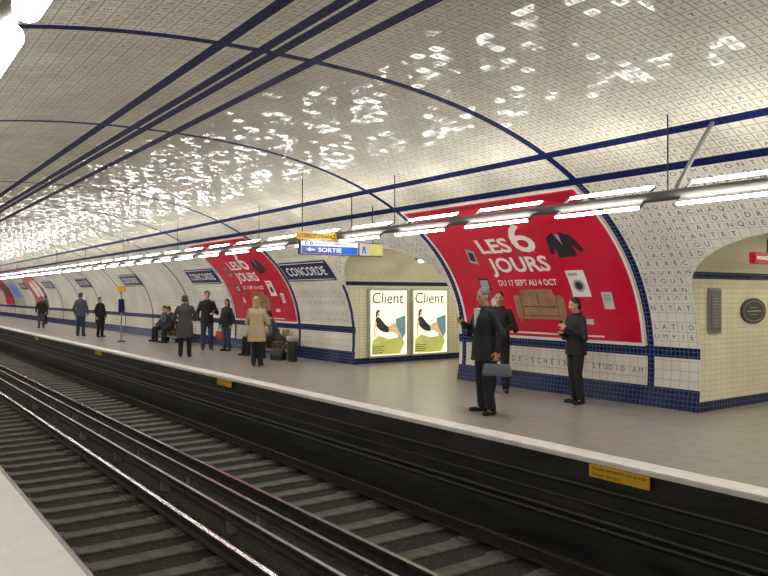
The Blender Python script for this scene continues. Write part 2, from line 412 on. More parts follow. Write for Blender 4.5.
for tr,lc in enumerate((2.58,5.26)):
    for k in range(110):
        t=-.5+.62*k+(.2 if tr else 0)+random.uniform(-.03,.03)
        o=bpy.data.objects.new('sleeper',SMS[tr][(k*3)%5]); o.location=W(t,lc,-1.222); COL.objects.link(o)
        tag(o,'oil-blackened wooden sleeper with steel tie plates on ballast','sleeper','track sleepers')

# ------------------------------------------------------------------ lighting beams and lamps
def tube_g(p0,p1,r,n=10):
    g=G(); g.cap(p0,p1,r,r,n); return g
for row,(l,zz,br_) in enumerate(((7.3,2.80,.06),(.50,2.83,.045))):
    g=G(); g.cap(W(T0+.1,l,zz),W(T1-.1,l,zz),br_,br_,16)
    tag(g.obj('lighting_beam',M_beam,W(0,l,zz)),'long grey round beam carrying the fluorescent lamps above the platform','lighting beam','lighting beams')
    pr=[]
    if row==0:
        start=3.42-1.695*4; L=1.20; pitch=1.695
        f0=Vector((0,-.12,2.68-zz)); f1=Vector((0,.17,2.94-zz))
        for off in (f0,f1):
            g=G(); g.cap(off,off+Vector((-L,0,0)),.018,.018,10); pr.append(mk('tube',g.V,g.F,M_tube,smooth=True))
        for off,ee in ((f0,Vector((0,-.04,-.05))),(f1,Vector((0,.04,.05)))):
            for xx in (.02,-L-.02):
                g=G(); g.cap(off+Vector((xx,0,0)),Vector((xx,0,0))+ee,.014,.02,8); pr.append(mk('lamp_holder',g.V,g.F,M_beam,smooth=True))
    else:
        L=1.42; pitch=1.68; start=3.22-pitch*4
        g=G(); g.cap(Vector((-.05,0,-.095)),Vector((-L+.05,0,-.095)),.052,.052,20)
        pr.append(mk('lamp_diffuser',g.V,g.F,M_diff,smooth=True))
        for xx in (.2,L-.2):
            g=G(); g.cap(Vector((-xx,0,-.055)),Vector((-xx,0,-.04)),.02,.02,8)
            pr.append(mk('lamp_holder',g.V,g.F,M_beam,smooth=True))
    t=start
    while t+1.5<T1-2:
        e=empty('fluorescent_lamp',W(t,l,zz)); tag(e,'lit fluorescent lamp fixed to the grey overhead beam','lamp','fluorescent lamps')
        for p in pr:
            q=p.copy(); q.parent=e; COL.objects.link(q)
        t+=pitch
    for p in pr: bpy.data.objects.remove(p)
for a,b in PASS:
    c=(a+b)/2
    for l in (10.9,13.4):
        e=empty('passage_lamp',W(c,l,SPR+CR[a]-.2)); tag(e,'lit fluorescent strip on the passage ceiling','lamp','passage lamps')
        g=tube_g(Vector((0.6,0,0)),Vector((-.6,0,0)),.025); mk('tube',g.V,g.F,M_warm,parent=e,smooth=True)
        box('lamp_housing',(0,0,.075),(1.35,.16,.1),M_post,origin=(0,0,0),parent=e,bev=.01)
        for x in (-.4,.4):
            g=G(); g.cap(Vector((x,0,.12)),Vector((x,0,.165)),.02,.02,8)
            mk('lamp_holder',g.V,g.F,M_post,parent=e,smooth=True)
t=4.72; k=0
while t<70:
    e=empty('beam_hanger',W(t,7.3,2.87)); tag(e,'grey steel hanger holding the lighting beam from the vault','hanger','beam hangers')
    zc=prof(s_l(7.3))[1]
    if k==0:
        g=G(); g.cap(Vector((0,0,0)),Vector((.25,.3,prof(s_l(7.6))[1]-2.87)),.024,.024,8); mk('strut',g.V,g.F,M_post,parent=e,smooth=True)
    g=G(); g.cap(Vector((-.1,0,-.02)),Vector((-.1,0,zc-2.87)),.008,.008,6); mk('rod',g.V,g.F,M_frame,parent=e,smooth=True)
    t+=5.085; k+=1

# ------------------------------------------------------------------ signs, posters on the vault
def vmap(d,tl,s0,off,name,m,parent,origin,step=.15):
    V,F=slice2(d,step)
    return mk(name,[surf(tl-x,s0+y,off) for x,y in V],F,m,origin,parent)
def vbox(tl,w,s0,h,th,name,m,parent,origin):
    n=max(2,int(h/.15)); V=[];F=[]
    for k in range(n+1):
        s=s0+h*k/n
        V+=[surf(tl,s,.004),surf(tl,s,th),surf(tl-w,s,th),surf(tl-w,s,.004)]
    for k in range(n):
        b=4*k
        for i in range(4): F.append([b+i,b+(i+1)%4,b+4+(i+1)%4,b+4+i])
    F.append([0,1,2,3]); F.append([4*n+i for i in range(4)])
    return mk(name,V,F,m,origin,parent)
sP0,sP1=s_z(.96),sA-.12; HP=sP1-sP0
def big_poster(tl):
    og=W(tl-2,9.9,.96)
    e=empty('advertising_poster',og); tag(e,'red curved sale poster reading LES 6 JOURS on tiled wall','poster','red sale posters')
    ch=[]
    ch.append(vbox(tl,4,sP0,HP,.02,'poster_sheet',M_red,e,og))
    fr=join2(rect(-.05,-.05,4.05,0),rect(-.05,HP,4.05,HP+.05),rect(-.05,0,0,HP),rect(4,0,4.05,HP)); ch.append(vmap(fr,tl,sP0,.028,'poster_frame',M_pw,e,og))
    def sv(z): return s_z(z)-sP0
    P=lambda d,n,m,off=.026: ch.append(vmap(d,tl,sP0,off,n,m,e,og))
    ya=sv(2.44)
    P(join2(fit(text2d('LES',.5,'LEFT',.014),1.12,1.90,ya+.02,ya+.36),fit(text2d('6',1,'LEFT',.012),1.98,2.48,ya,ya+.66),
        fit(text2d('JOURS',.5,'LEFT',.014),1.12,2.54,ya-.50,ya-.08)),'lettering',M_pw)
    yd=ya-.68
    P(fit(text2d('DU 17 SEPT AU 4 OCT',.16,'LEFT',.003),1.16,2.54,yd,yd+.12),'date_lettering',M_pw)
    x0,y0=1.42,sv(1.28); k=.96
    S=lambda pts: poly([(x0+a*k,y0+b*k) for a,b in pts]); Rk=lambda a,b,c,d: rect(x0+a*k,y0+b*k,x0+c*k,y0+d*k)
    P(join2(S([(0,0),(1.2,0),(1.2,.42),(1.13,.47),(1.03,.44),(.98,.58),(.22,.58),(.17,.44),(.07,.47),(0,.42)]),Rk(.06,-.07,.13,0),Rk(1.07,-.07,1.14,0)),'printed_sofa',M_pbr)
    P(join2(Rk(.19,.23,.59,.25),Rk(.62,.23,1.01,.25),Rk(.595,.25,.61,.55),Rk(.16,.03,.175,.42),Rk(1.025,.03,1.04,.42),Rk(.17,.06,1.03,.075)),'printed_seam',M_pdb,.03)
    x0,y0=2.80,sv(1.68); k=.82
    P(rect(x0,y0,x0+.46*k,y0+.60*k),'printed_washing_machine',M_pw)
    P(join2(oval(x0+.23*k,y0+.25*k,.14*k,.14*k),rect(x0+.05*k,y0+.48*k,x0+.28*k,y0+.54*k)),'printed_drum',M_pg,.030)
    P(oval(x0+.23*k,y0+.25*k,.09*k,.09*k),'printed_door',M_pb,.033)
    x0,y0=2.72,sv(2.32); k=.86
    Q=lambda pts: poly([(x0+a*k,y0+b*k) for a,b in pts])
    P(Q([(.12,0),(.56,.04),(.57,.30),(.68,.10),(.78,.15),(.66,.52),(.45,.62),(.36,.56),(.26,.61),(.06,.50),(-.04,.12),(.05,.08),(.14,.28)]),'printed_jacket',M_pb)
    P(Q([(.30,.60),(.36,.30),(.42,.60),(.36,.56)]),'printed_jacket_opening',M_pg,.03)
    P(poly([(.66,sv(2.32)),(.86,sv(2.28)),(.93,sv(2.52)),(.74,sv(2.57))]),'printed_phone',M_pg)
    P(poly([(.71,sv(2.36)),(.83,sv(2.33)),(.88,sv(2.48)),(.77,sv(2.51))]),'printed_keypad',M_pb,.03)
    P(rect(.64,sv(1.80),.92,sv(2.02)),'printed_television',M_pb)
    P(rect(.67,sv(1.83),.89,sv(1.99)),'printed_screen',M_pg,.03)
    P(poly([(.78,sv(1.47)),(.98,sv(1.47)),(.96,sv(1.60)),(.88,sv(1.66)),(.80,sv(1.60))]),'printed_kettle',M_pl)
    P(rect(3.38,sv(1.48),3.58,sv(1.76)),'printed_appliance',M_pl)
    P(rect(3.41,sv(1.62),3.55,sv(1.72)),'printed_panel',M_pg,.03)
    P(rect(2.85,sv(1.22),3.12,sv(1.31)),'printed_card',M_pl)
    P(join2(poly([(0.05,HP-.04),(2.9,HP-.04),(2.7,HP-.16),(.3,HP-.12)]),poly([(3.0,HP-.04),(3.9,HP-.04),(3.9,HP-.4),(3.5,HP-.22)])),'printed_banner',M_dred)
    P(rect(1.0,.05,3.3,.08),'fine_print',M_pw)
    return e,ch
e,ch=big_poster(11.0)
e2=e.copy(); COL.objects.link(e2); e2.location.x-=11.0
for c in ch:
    q=c.copy(); q.parent=e2; COL.objects.link(q)
def station_sign(tl,w=2.4):
    s0=s_z(2.08); h=s_z(2.55)-s0; og=W(tl-w/2,9.4,2.08)
    e=empty('station_sign',og); tag(e,'navy enamel station name sign reading CONCORDE on tiled wall','sign','station name signs')
    vbox(tl,w,s0,h,.03,'sign_panel',M_sign,e,og)
    vmap(fit(text2d('CONCORDE',.36,'CENTER',.004,space=1.08),.22,w-.22,h*.27,h*.73),tl,s0,.036,'lettering',M_pw,e,og)
    vmap(join2(rect(.03,.03,w-.03,.05),rect(.03,h-.05,w-.03,h-.03)),tl,s0,.036,'sign_border',M_pw,e,og)
for q in (17.75,24.7,32.6,40.4,48.9,57.0): station_sign(q)
for tl,m1,m2 in ((54,M_red,M_pw),(62,M_pg,M_sblue),(66,M_red,M_pb)):
    og=W(tl-2,9.9,.96)
    e=empty('advertising_poster',og); tag(e,'large curved printed advertising poster on the tiled wall','poster')
    vbox(tl-.1,3.7,sP0,HP,.02,'poster_sheet',m1,e,og)
    vmap(join2(oval(1.5,1.2,.7,.6),rect(2.4,.6,3.3,1.9)),tl-.1,sP0,.026,'printed_picture',m2,e,og)

def flat(d,og,right,up,nrm,off,name,m,parent,origin):
    return mk(name,[Vector(og)+Vector(right)*x+Vector(up)*y+Vector(nrm)*off for x,y in d[0]],d[1],m,origin,parent)
XP=Vector((1,0,0)); YP=Vector((0,1,0)); ZP=Vector((0,0,1))
for k,(la,title) in enumerate(((10.28,'Client'),(11.62,'Client'))):
    w,h=1.22,1.72; tt=15.08; z0=.14
    c=Vector((-tt+.03,la+w/2,z0+h/2))
    e=empty('lightbox_poster',Vector((-tt,la+w/2,z0))); og=e.location
    tag(e,'backlit magazine poster in a slim metal frame on the passage wall','poster','backlit passage posters')
    box('case',c,(.06,w,h),M_alu,origin=og,parent=e,bev=.01)
    P=Vector((-tt+.062,la,z0)); fl=lambda d,off,n,m: flat(d,P,YP,ZP,XP,off,n,m,e,og)
    fl(rect(.05,.05,w-.05,h-.05),.001,'poster_sheet',M_lit)
    fl(poly([(.08,.08),(.95,.08),(1.1,.35),(1.0,.5),(.6,.46),(.3,.55),(.1,.42)]),.003,'printed_lime_area',M_lime)
    fl(poly([(.80,.95),(1.12,1.05),(1.13,.60),(1.02,.42),(.88,.50)]),.004,'printed_blue_shape',M_pblue)
    fl(fit(text2d(title,.38,'LEFT',0,shear=.1),.10,1.06,h-.37,h-.10),.006,'lettering',M_pb)
    # reclining woman: dress, bare legs, face, arms, hair
    fl(poly([(.20,.98),(.25,1.01),(.32,1.00),(.40,.92),(.50,.82),(.60,.76),(.66,.68),(.58,.62),(.46,.63),(.34,.68),(.24,.76),(.18,.88)]),.008,'printed_reclining_woman',M_pdress)
    fl(poly([(.58,.76),(.70,.84),(.78,.86),(.84,.80),(.90,.66),(.98,.55),(.95,.52),(.85,.62),(.77,.74),(.68,.68),(.62,.66)]),.009,'printed_leg',M_pale)
    fl(poly([(.60,.72),(.76,.72),(.92,.60),(1.04,.46),(1.00,.44),(.86,.56),(.70,.64),(.60,.64)]),.010,'printed_leg',M_pale)
    fl(oval(.27,1.10,.052,.068),.010,'printed_face',M_pale)
    fl(poly([(.18,.93),(.13,.70),(.16,.52),(.20,.52),(.18,.70),(.24,.86)]),.010,'printed_arm',M_pale)
    fl(poly([(.19,1.02),(.20,1.12),(.24,1.19),(.30,1.20),(.34,1.14),(.30,1.15),(.25,1.10),(.24,1.00)]),.012,'printed_hair',M_pdb)
    fl(join2(*[rect(.1,.12+.05*q,.1+(.36 if q%2 else .30),.135+.05*q) for q in range(4)]),.008,'printed_text_block',M_pb)
# direction sign
tt=11.6; e=empty('direction_sign',W(tt,7.2,2.42)); og=e.location
tag(e,'hanging blue and white direction sign with orange CORRESPONDANCE strip','sign')
box('sign_panel',W(tt,7.05,2.555),(.10,1.24,.25),M_frame,origin=og,parent=e,bev=.01)
P=W(tt,6.43,2.43)+Vector((.052,0,0)); fl=lambda d,off,n,m: flat(d,P,YP,ZP,XP,off,n,m,e,og)
fl(rect(.01,.01,1.23,.24),.001,'sign_face',M_swhite)
fl(rect(.02,.015,1.22,.155),.004,'blue_band',M_sblue)
fl(fit(text2d('SORTIE',.13,'LEFT',.003),.36,.86,.045,.125),.007,'lettering',M_swhite)
fl(poly([(.12,.085),(.2,.125),(.2,.10),(.3,.10),(.3,.07),(.2,.07),(.2,.045)]),.007,'arrow',M_swhite)
fl(oval(.12,.198,.034,.034),.004,'line_badge',M_sblue); fl(oval(.22,.198,.034,.034),.004,'line_badge',M_sblue)
fl(shift(text2d('8',.055,'CENTER',.002),.12,.179),.007,'line_number',M_swhite); fl(shift(text2d('1',.055,'CENTER',.002),.22,.179),.007,'line_number',M_swhite)
fl(fit(text2d('BALARD - DEFENSE',.085,'LEFT',.001),.31,1.0,.178,.218),.004,'line_lettering',M_sblue)
box('orange_panel',W(tt,6.80,2.765),(.05,.80,.13),M_or,origin=og,parent=e,bev=.005)
flat(fit(text2d('CORRESPONDANCE',.085,'CENTER',.002),-.38,.38,-.038,.038),W(tt,6.80,2.765)+Vector((.028,0,0)),YP,ZP,XP,.002,'orange_lettering',M_pb,e,og)
for l in (6.5,7.55):
    g=G(); g.cap(W(tt,l,2.67),W(tt,l,prof(s_l(l))[1]-.005),.01,.01,6); g.obj('rod',M_frame,og,e)
e=empty('exit_sign',W(tt,7.95,2.42)); og=e.location
tag(e,'small yellowish lit sign panel hanging next to the direction sign','sign')
box('sign_panel',W(tt,7.96,2.555),(.10,.56,.25),M_frame,origin=og,parent=e,bev=.01)
P=W(tt,7.68,2.43)+Vector((.052,0,0))
flat(rect(.01,.01,.55,.24),P,YP,ZP,XP,.001,'sign_face',M_pl,e,og)
flat(poly([(.22,.03),(.54,.03),(.54,.22),(.32,.22),(.22,.14)]),P,YP,ZP,XP,.004,'green_area',M_lime,e,og)
flat(poly([(.06,.05),(.09,.05),(.11,.13),(.13,.05),(.16,.05),(.13,.18),(.09,.18)]),P,YP,ZP,XP,.004,'pictogram',M_sblue,e,og)
g=G(); g.cap(W(tt,8.02,2.67),W(tt,8.02,prof(s_l(8.02))[1]-.005),.01,.01,6); g.obj('rod',M_frame,og,e)
# passage sign
tt=5.0; e=empty('passage_sign',W(tt,10.0,2.12)); og=e.location
tag(e,'hanging sign in the passage arch with red PASSAGE strip','sign')
box('sign_panel',W(tt,10.05,2.18),(.08,1.3,.15),M_sred,origin=og,parent=e,bev=.01)
P=W(tt,9.40,2.105)+Vector((.042,0,0))
flat(fit(text2d('PASSAGE INTERDIT',.11,'LEFT',0),.05,.62,.055,.098),P,YP,ZP,XP,.003,'lettering',M_pw,e,og)
for l in (9.8,10.5):
    g=G(); g.cap(W(tt,l,2.25),W(tt,l,zarch(tt,2.25,6.05)-.01),.012,.012,6); g.obj('rod',M_frame,og,e)
# notice frame and oval plaque
tt=6.05; e=empty('notice_frame',W(tt,10.28,1.12)); og=e.location
tag(e,'grey framed notice mounted on the cream tiled passage wall','notice')
box('frame',W(tt-.025,10.28,1.47),(.04,.32,.66),mat('dull_grey_frame',(.20,.20,.19),.5),origin=og,parent=e,bev=.01)
box('notice_sheet',W(tt-.05,10.28,1.47),(.012,.25,.58),mat('grey_green_notice',(.13,.14,.11),.5),origin=og,parent=e)
P=W(tt,10.155,1.18)+Vector((.058,0,0))
flat(join2(*[rect(.04,.06+.045*q,.21-(.03 if q%3==0 else 0),.066+.045*q) for q in range(10)]),P,YP,ZP,XP,.001,'printed_lines',M_pg,e,og)
e=empty('oval_plaque',W(tt,11.38,1.26)); og=e.location
tag(e,'dark oval enamel plaque mounted on the tiled passage wall','plaque')
V=[W(tt-.0,11.38+.36*math.cos(a),1.45+.20*math.sin(a)) for a in np.linspace(0,2*math.pi,33)[:-1]]
V+=[v+Vector((.03,0,0)) for v in V]; n=32
mk('plaque',V,[[i,(i+1)%n,n+(i+1)%n,n+i] for i in range(n)]+[[n+i for i in range(n)]],mat('dark_green_enamel',(.035,.035,.03),.3),og,e)
P=W(tt,11.38,1.45)+Vector((.031,0,0))
ring=[]
for i in range(32):
    a0,a1=2*math.pi*i/32,2*math.pi*(i+1)/32
    ring.append(poly([(.31*math.cos(a0),.16*math.sin(a0)),(.31*math.cos(a1),.16*math.sin(a1)),(.30*math.cos(a1),.15*math.sin(a1)),(.30*math.cos(a0),.15*math.sin(a0))]))
flat(join2(*ring),P,YP,ZP,XP,.002,'plaque_ring',M_pg,e,og)
flat(join2(rect(-.20,-.010,.20,.010),rect(-.12,.05,.12,.06),rect(-.12,-.06,.12,-.05)),P,YP,ZP,XP,.002,'plaque_mark',M_pg,e,og)
# platform edge notices
for t in (4.67,14.37,24.1,33.8):
    e=empty('edge_notice',W(t,FE-.03,-.19)); og=e.location
    tag(e,'yellow danger notice fixed below the platform edge','notice','platform edge danger notices')
    box('notice_plate',W(t,FE-.03,-.115),(.72,.015,.13),M_yel,origin=og,parent=e,bev=.003)
    P=W(t,FE-.038,-.115)
    flat(join2(fit(text2d('Ne pas descendre sur la voie',.045,'CENTER',0),-.32,.32,.006,.052),fit(text2d('Danger de mort',.045,'CENTER',0),-.32,.04,-.052,-.008)),P,XP,ZP,-YP,.002,'lettering',M_pb,e,og)

# ------------------------------------------------------------------ people
def cm(n,c,r=.75,v=.12,s=25): return mat(n,c,r,var=v,scale=s)
SK=cm('skin',(.52,.30,.21),.5,.05); 
C_black=cm('black_wool',(.010,.010,.013)); C_navy=cm('dark_suit_wool',(.011,.013,.021)); C_grey=cm('grey_coat_wool',(.065,.068,.075)); C_tan=cm('tan_coat_wool',(.50,.38,.24))
C_jean=cm('blue_denim',(.035,.05,.10)); C_red=cm('red_cloth',(.35,.03,.03)); C_shirt=cm('white_shirt',(.65,.66,.68)); C_gj=cm('slate_jacket',(.06,.075,.10)); C_leather=cm('black_leather',(.01,.01,.01),.35)
C_beige=cm('beige_cloth',(.30,.24,.17)); H_dark=cm('dark_hair',(.018,.012,.009),.5); H_brown=cm('brown_hair',(.07,.035,.018),.5); H_fair=cm('fair_hair',(.42,.27,.12),.5); H_grey=cm('grey_hair',(.16,.14,.125),.6)
EYE=cm('dark_eye',(.02,.015,.012),.2); LIP=cm('lip',(.35,.10,.09),.5)
ARM_D={1:((.245,.03,1.15),(.255,-.05,.90),(0,-.12,-1)),-1:((-.245,.03,1.15),(-.255,-.05,.90),(0,-.12,-1))}
LEG_D={1:((.10,-.01,.50),(.11,.02,.09),(.15,-1)),-1:((-.10,-.01,.50),(-.11,.02,.09),(-.15,-1))}
def person(label,t,l,ang,H,top,bot,hair,arms={},legs={},hip=.92,lean=0,kind='jacket',hairlen=0,vox=.010,shirt=None,shoe=None,headyaw=0,headtilt=0,hem=.80,z=0,gw=1.06):
    base=W(t,l,z); k=H/1.75; R=Matrix.Rotation(math.radians(ang),3,'Z'); RL=Matrix.Rotation(math.radians(lean),3,'X')
    O=lambda p: base+R@(Vector((p[0]*gw,p[1],p[2]))*k)
    def U(p,g=None):
        p=Vector(p); g=gw if g is None else g
        q=RL@(Vector((p.x*g,p.y*(1+(g-1)*.7),p.z))-Vector((0,0,.92)))+Vector((0,0,hip))
        return base+R@(q*k)
    RH=Matrix.Rotation(math.radians(headyaw),3,'Z')@Matrix.Rotation(math.radians(headtilt),3,'X'); pv=Vector((0,.0,1.52))
    HD=lambda p: U(RH@(Vector(p)-pv)+pv,1)
    e=empty('person',base); tag(e,label,'person')
    A_={**ARM_D,**arms}; L_={**LEG_D,**legs}
    shoe=shoe or C_leather
    b=G()
    b.loft([(0,0,.84,.13,.10),(0,.005,.90,.165,.115),(0,.005,.98,.16,.11),(0,0,1.08,.135,.095),(0,-.005,1.2,.15,.105),(0,0,1.32,.165,.105),(0,.005,1.40,.155,.08),(0,.01,1.46,.09,.065)],U)
    b.cap(U((0,.015,1.44)),U((0,.0,1.56)),.058*k,.052*k)
    b.ell((0,.008,1.652),(.076,.094,.098),HD); b.ell((0,-.028,1.60),(.056,.066,.085),HD)
    b.cap(HD((0,-.092,1.645)),HD((0,-.108,1.612)),.009*k,.014*k,8)
    for s in (1,-1): b.ell((s*.077,.005,1.63),(.011,.02,.032),HD)
    b.ell((0,-.085,1.575),(.024,.014,.008),HD)
    sl=G(); hands={}
    for s in (1,-1):
        el,wr,hd=[Vector(q) for q in A_[s]]; sh=Vector((s*.165,.005,1.395)); 
        b.cap(U(sh),U(el),.048*k,.040*k); b.cap(U(el),U(wr),.039*k,.027*k)
        d=hd.normalized(); pn=Vector((-s,0,0)) if abs(d.z)>.6 else Vector((0,0,-1)); pn=(pn-d*pn.dot(d)).normalized(); sd=d.cross(pn).normalized()
        if sd.y>0 : sd=-sd
        for i,(o_,ln) in enumerate(((-.033,.062),(-.011,.075),(.011,.080),(.033,.070))):
            kn=wr+d*.088+sd*o_; b.cap(U(wr+sd*o_*.55+d*.01),U(kn),.016*k,.0125*k,8)
            m_=kn+(d*.85+pn*.35+sd*o_*1.5).normalized()*ln*.5; tp=m_+(d*.45+pn*.85).normalized()*ln*.5
            b.cap(U(kn),U(m_),.0095*k,.009*k,8); b.cap(U(m_),U(tp),.009*k,.0075*k,8)
        tb=wr+d*.03+sd*.025; tm_=tb+(d*.5+sd*.8+pn*.3).normalized()*.045; b.cap(U(tb),U(tm_),.013*k,.011*k,8); b.cap(U(tm_),U(tm_+(d*.8+pn*.4).normalized()*.032),.0105*k,.0085*k,8)
        hands[s]=U(wr+d*.10+pn*.03)
        sl.cap(U(sh+Vector((-s*.005,0,.0))),U(el),.064*k,.054*k); sl.cap(U(el),U(wr),.053*k,.041*k)
        mdl=(el-sh).normalized()
        for q in (-.05,.0,.05): sl.cap(U(el+mdl*q+Vector((s*.006,0,0))),U(el+mdl*(q+.012)),.0575*k,.0575*k,10)
        kn,an,fd=L_[s]; kn=Vector(kn);an=Vector(an);hj=Vector((s*.088,0,hip-.01))
        b.cap(O(hj),O(kn),.082*k,.054*k); b.cap(O(kn),O(an),.053*k,.036*k)
        f=Vector((fd[0],fd[1],0)).normalized(); b.cap(O(an+Vector((0,0,-.04))),O(an+f*.13+Vector((0,0,-.058))),.036*k,.028*k)
    solid('body',b,vox,SK,base,e,1)
    for s in (1,-1):
        g=G(); g.ell((s*.031,-.083,1.648),(.013,.009,.008),HD,8,6); g.obj('eye',EYE,base,e)
    g=G(); g.ell((0,-.096,1.575),(.02,.008,.006),HD,8,6); g.obj('mouth',LIP,base,e)
    g=G(); g.loft([(0,0,hip-.10,.135,.10),(0,.005,hip-.04,.18,.128),(0,.005,hip+.04,.172,.12),(0,0,hip+.12,.152,.108)],O)
    for s in (1,-1):
        kn,an,fd=L_[s]; g.cap(O((s*.088,0,hip-.02)),O(kn),.102*k,.078*k); 
        g.cap(O(kn),O(Vector(an)),.077*k,.064*k)
        an_=Vector(an); up=(Vector(kn)-an_).normalized()
        for q in (.05,.10): g.cap(O(an_+up*q),O(an_+up*(q+.01)),.070*k,.070*k,10)
    solid('trousers',g,.013,bot,base,e)
    for s in (1,-1):
        kn,an,fd=L_[s]; an=Vector(an); f=Vector((fd[0],fd[1],0)).normalized()
        g=G(); zz=an.z-.052
        p0=Vector((an.x,an.y,zz))-f*.045; p1=Vector((an.x,an.y,zz-.004))+f*.155
        g.cap(O(p0),O(p1),.040*k,.033*k); g.cap(O(Vector((an.x,an.y,an.z+.02))),O(p0+f*.05),.046*k,.042*k); g.cap(O(p0+Vector((0,0,-.003))-f*.01),O(p0+Vector((0,0,-.003))+f*.01),.036*k,.036*k); 
        solid('shoe',g,.010,shoe,base,e)
    g=G(); g.V+=sl.V; g.F+=sl.F
    if kind=='coat':
        g.loft([(0,.01,hem-.0,.215,.165),(0,.01,.8,.205,.15),(0,.005,.95,.19,.14),(0,0,1.08,.162,.123),(0,-.005,1.2,.174,.13),(0,0,1.32,.182,.13),(0,.005,1.405,.168,.10),(0,.012,1.465,.105,.085),(0,.012,1.50,.085,.08)],U)
    else:
        g.loft([(0,.005,hem,.188,.142),(0,.005,.92,.184,.138),(0,.005,1.0,.174,.132),(0,0,1.10,.16,.122),(0,-.005,1.2,.17,.127),(0,0,1.32,.18,.127),(0,.005,1.405,.166,.098),(0,.012,1.465,.10,.082),(0,.012,1.495,.08,.075)],U)
    for a in range(0,360,30):
        a0,a1=math.radians(a),math.radians(a+30)
        g.cap(U((.078*math.cos(a0),.012+.072*math.sin(a0),1.478+.022*math.sin(a0))),U((.078*math.cos(a1),.012+.072*math.sin(a1),1.478+.022*math.sin(a1))),.018*k,.018*k,8)
    solid('coat' if kind=='coat' else 'jacket',g,.012,top,base,e)
    if shirt:
        g=G(); g.V+=[U(p) for p in ((-.05,-.122,1.46),(.05,-.122,1.46),(0,-.150,1.20),(-.05,-.09,1.47),(.05,-.09,1.47),(0,-.12,1.2))]; g.F+=[[0,1,2],[3,5,4],[0,3,4,1],[1,4,5,2],[2,5,3,0]]; g.obj('shirt_front',shirt,base,e,False)
    g=G(); g.ell((0,.022,1.672),(.085,.096,.092),HD)
    if hairlen: g.loft([(0,.055,1.66-hairlen,.07,.035),(0,.055,1.66-hairlen*.6,.085+.04*hairlen,.05+.05*hairlen),(0,.045,1.62,.088+.04*hairlen,.065),(0,.03,1.68,.08,.08)],HD)
    else: g.ell((0,.05,1.61),(.068,.055,.06),HD)
    solid('hair',g,.010,hair,base,e)
    return e,hands,O,U
def bag(name,label,top,size,m,rot,handle=.16,cat='bag'):
    w,d,h=size; c=Vector(top)-Vector((0,0,handle+h/2)); e=empty(name,c-Vector((0,0,h/2))); og=e.location; tag(e,label,cat)
    R=Matrix.Rotation(math.radians(rot),3,'Z')
    g=G(); g.loft([(0,0,-h/2,w/2*.92,d/2*.8),(0,0,-h/2+.03,w/2,d/2),(0,0,0,w/2*.98,d/2),(0,0,h/2-.03,w/2*.93,d/2*.6),(0,0,h/2,w/2*.90,d/2*.3)],lambda p:c+R@p,24,6); g.obj('bag_body',m,og,e)
    g=G(); P=[Vector((w*.22*math.cos(a),0,h/2+handle*math.sin(a))) for a in np.linspace(0,math.pi,9)]
    for a,b_ in zip(P[:-1],P[1:]): g.cap(c+R@a,c+R@b_,.009,.009,6)
    g.obj('handle',C_leather,og,e)
    return e
e,hd,O,U=person('man in dark suit standing, looking at phone, carrying a bag',7.83,7.38,-12,1.80,C_navy,C_navy,H_grey,
  arms={-1:((-.26,-.04,1.16),(-.16,-.22,1.26),(.2,-.6,.7)),1:((.26,.06,1.15),(.285,.0,.89),(0,-.1,-1))},
  legs={1:((.12,-.05,.5),(.15,.0,.09),(.3,-1)),-1:((-.12,.02,.5),(-.15,.06,.09),(-.3,-1))},vox=.0065,shirt=C_shirt,headtilt=12,hem=.74,kind='coat',gw=1.18)
bag('shoulder_bag','flat grey-blue document bag carried in the hand of the suited man',hd[1]+Vector((.03,0,.015)),(.42,.10,.17),cm('slate_bag_cloth',(.13,.16,.20),.6),25,.09)
p=hd[-1]; ph=box('mobile_phone',p+Vector((0,0,.03)),(.05,.015,.10),C_leather,bev=.004); tag(ph,'small dark mobile phone held in a raised hand','phone')
person('person in black jacket standing beside the poster, hands in front',9.35,9.15,40,1.76,C_black,C_black,H_brown,
  arms={1:((.25,-.02,1.15),(.12,-.2,1.08),(-.7,-.4,0)),-1:((-.25,-.02,1.15),(-.12,-.2,1.05),(.7,-.4,0))},vox=.008)
e,hd,O,U=person('person in black clothes turned sideways, holding a phone at chest',7.70,9.20,-14,1.66,C_black,C_black,H_dark,
  arms={1:((.24,-.02,1.14),(.10,-.25,1.24),(-.5,-.4,.6)),-1:((-.24,-.02,1.14),(-.09,-.22,1.15),(.6,-.4,.3))},
  legs={1:((.08,-.03,.5),(.10,.02,.09),(.2,-1)),-1:((-.08,.0,.5),(-.08,.04,.09),(-.3,-1))},vox=.0065,headtilt=14,hairlen=.12)
ph=box('mobile_phone',hd[1]+Vector((.0,0,.03)),(.05,.015,.10),C_leather,bev=.004); tag(ph,'small dark mobile phone held at chest height','phone')
person('woman in long tan coat seen from behind',16.18,7.83,225,1.66,C_tan,C_black,H_fair,kind='coat',hem=.62,hairlen=.26,
  arms={1:((.24,-.04,1.15),(.16,-.20,1.02),(-.5,-.6,0)),-1:((-.24,-.04,1.15),(-.16,-.20,1.02),(.5,-.6,0))},
  legs={1:((.07,-.03,.5),(.07,.03,.09),(.1,-1)),-1:((-.07,.0,.5),(-.07,-.04,.09),(-.1,-1))},gw=1.1)
person('woman in grey knee-length coat seen from behind',19.69,7.37,240,1.70,C_grey,C_black,H_brown,kind='coat',hem=.55,hairlen=.1,
  arms={1:((.27,.0,1.16),(.26,-.06,.93),(0,-.1,-1)),-1:((-.26,-.08,1.16),(-.14,-.25,1.12),(.5,-.6,.1))},gw=1.1)
person('man in black jacket and dark jeans standing near the wall',21.8,8.86,75,1.82,C_black,C_jean,H_dark,
  arms={1:((.25,-.06,1.15),(.14,-.24,1.10),(-.5,-.7,0))})
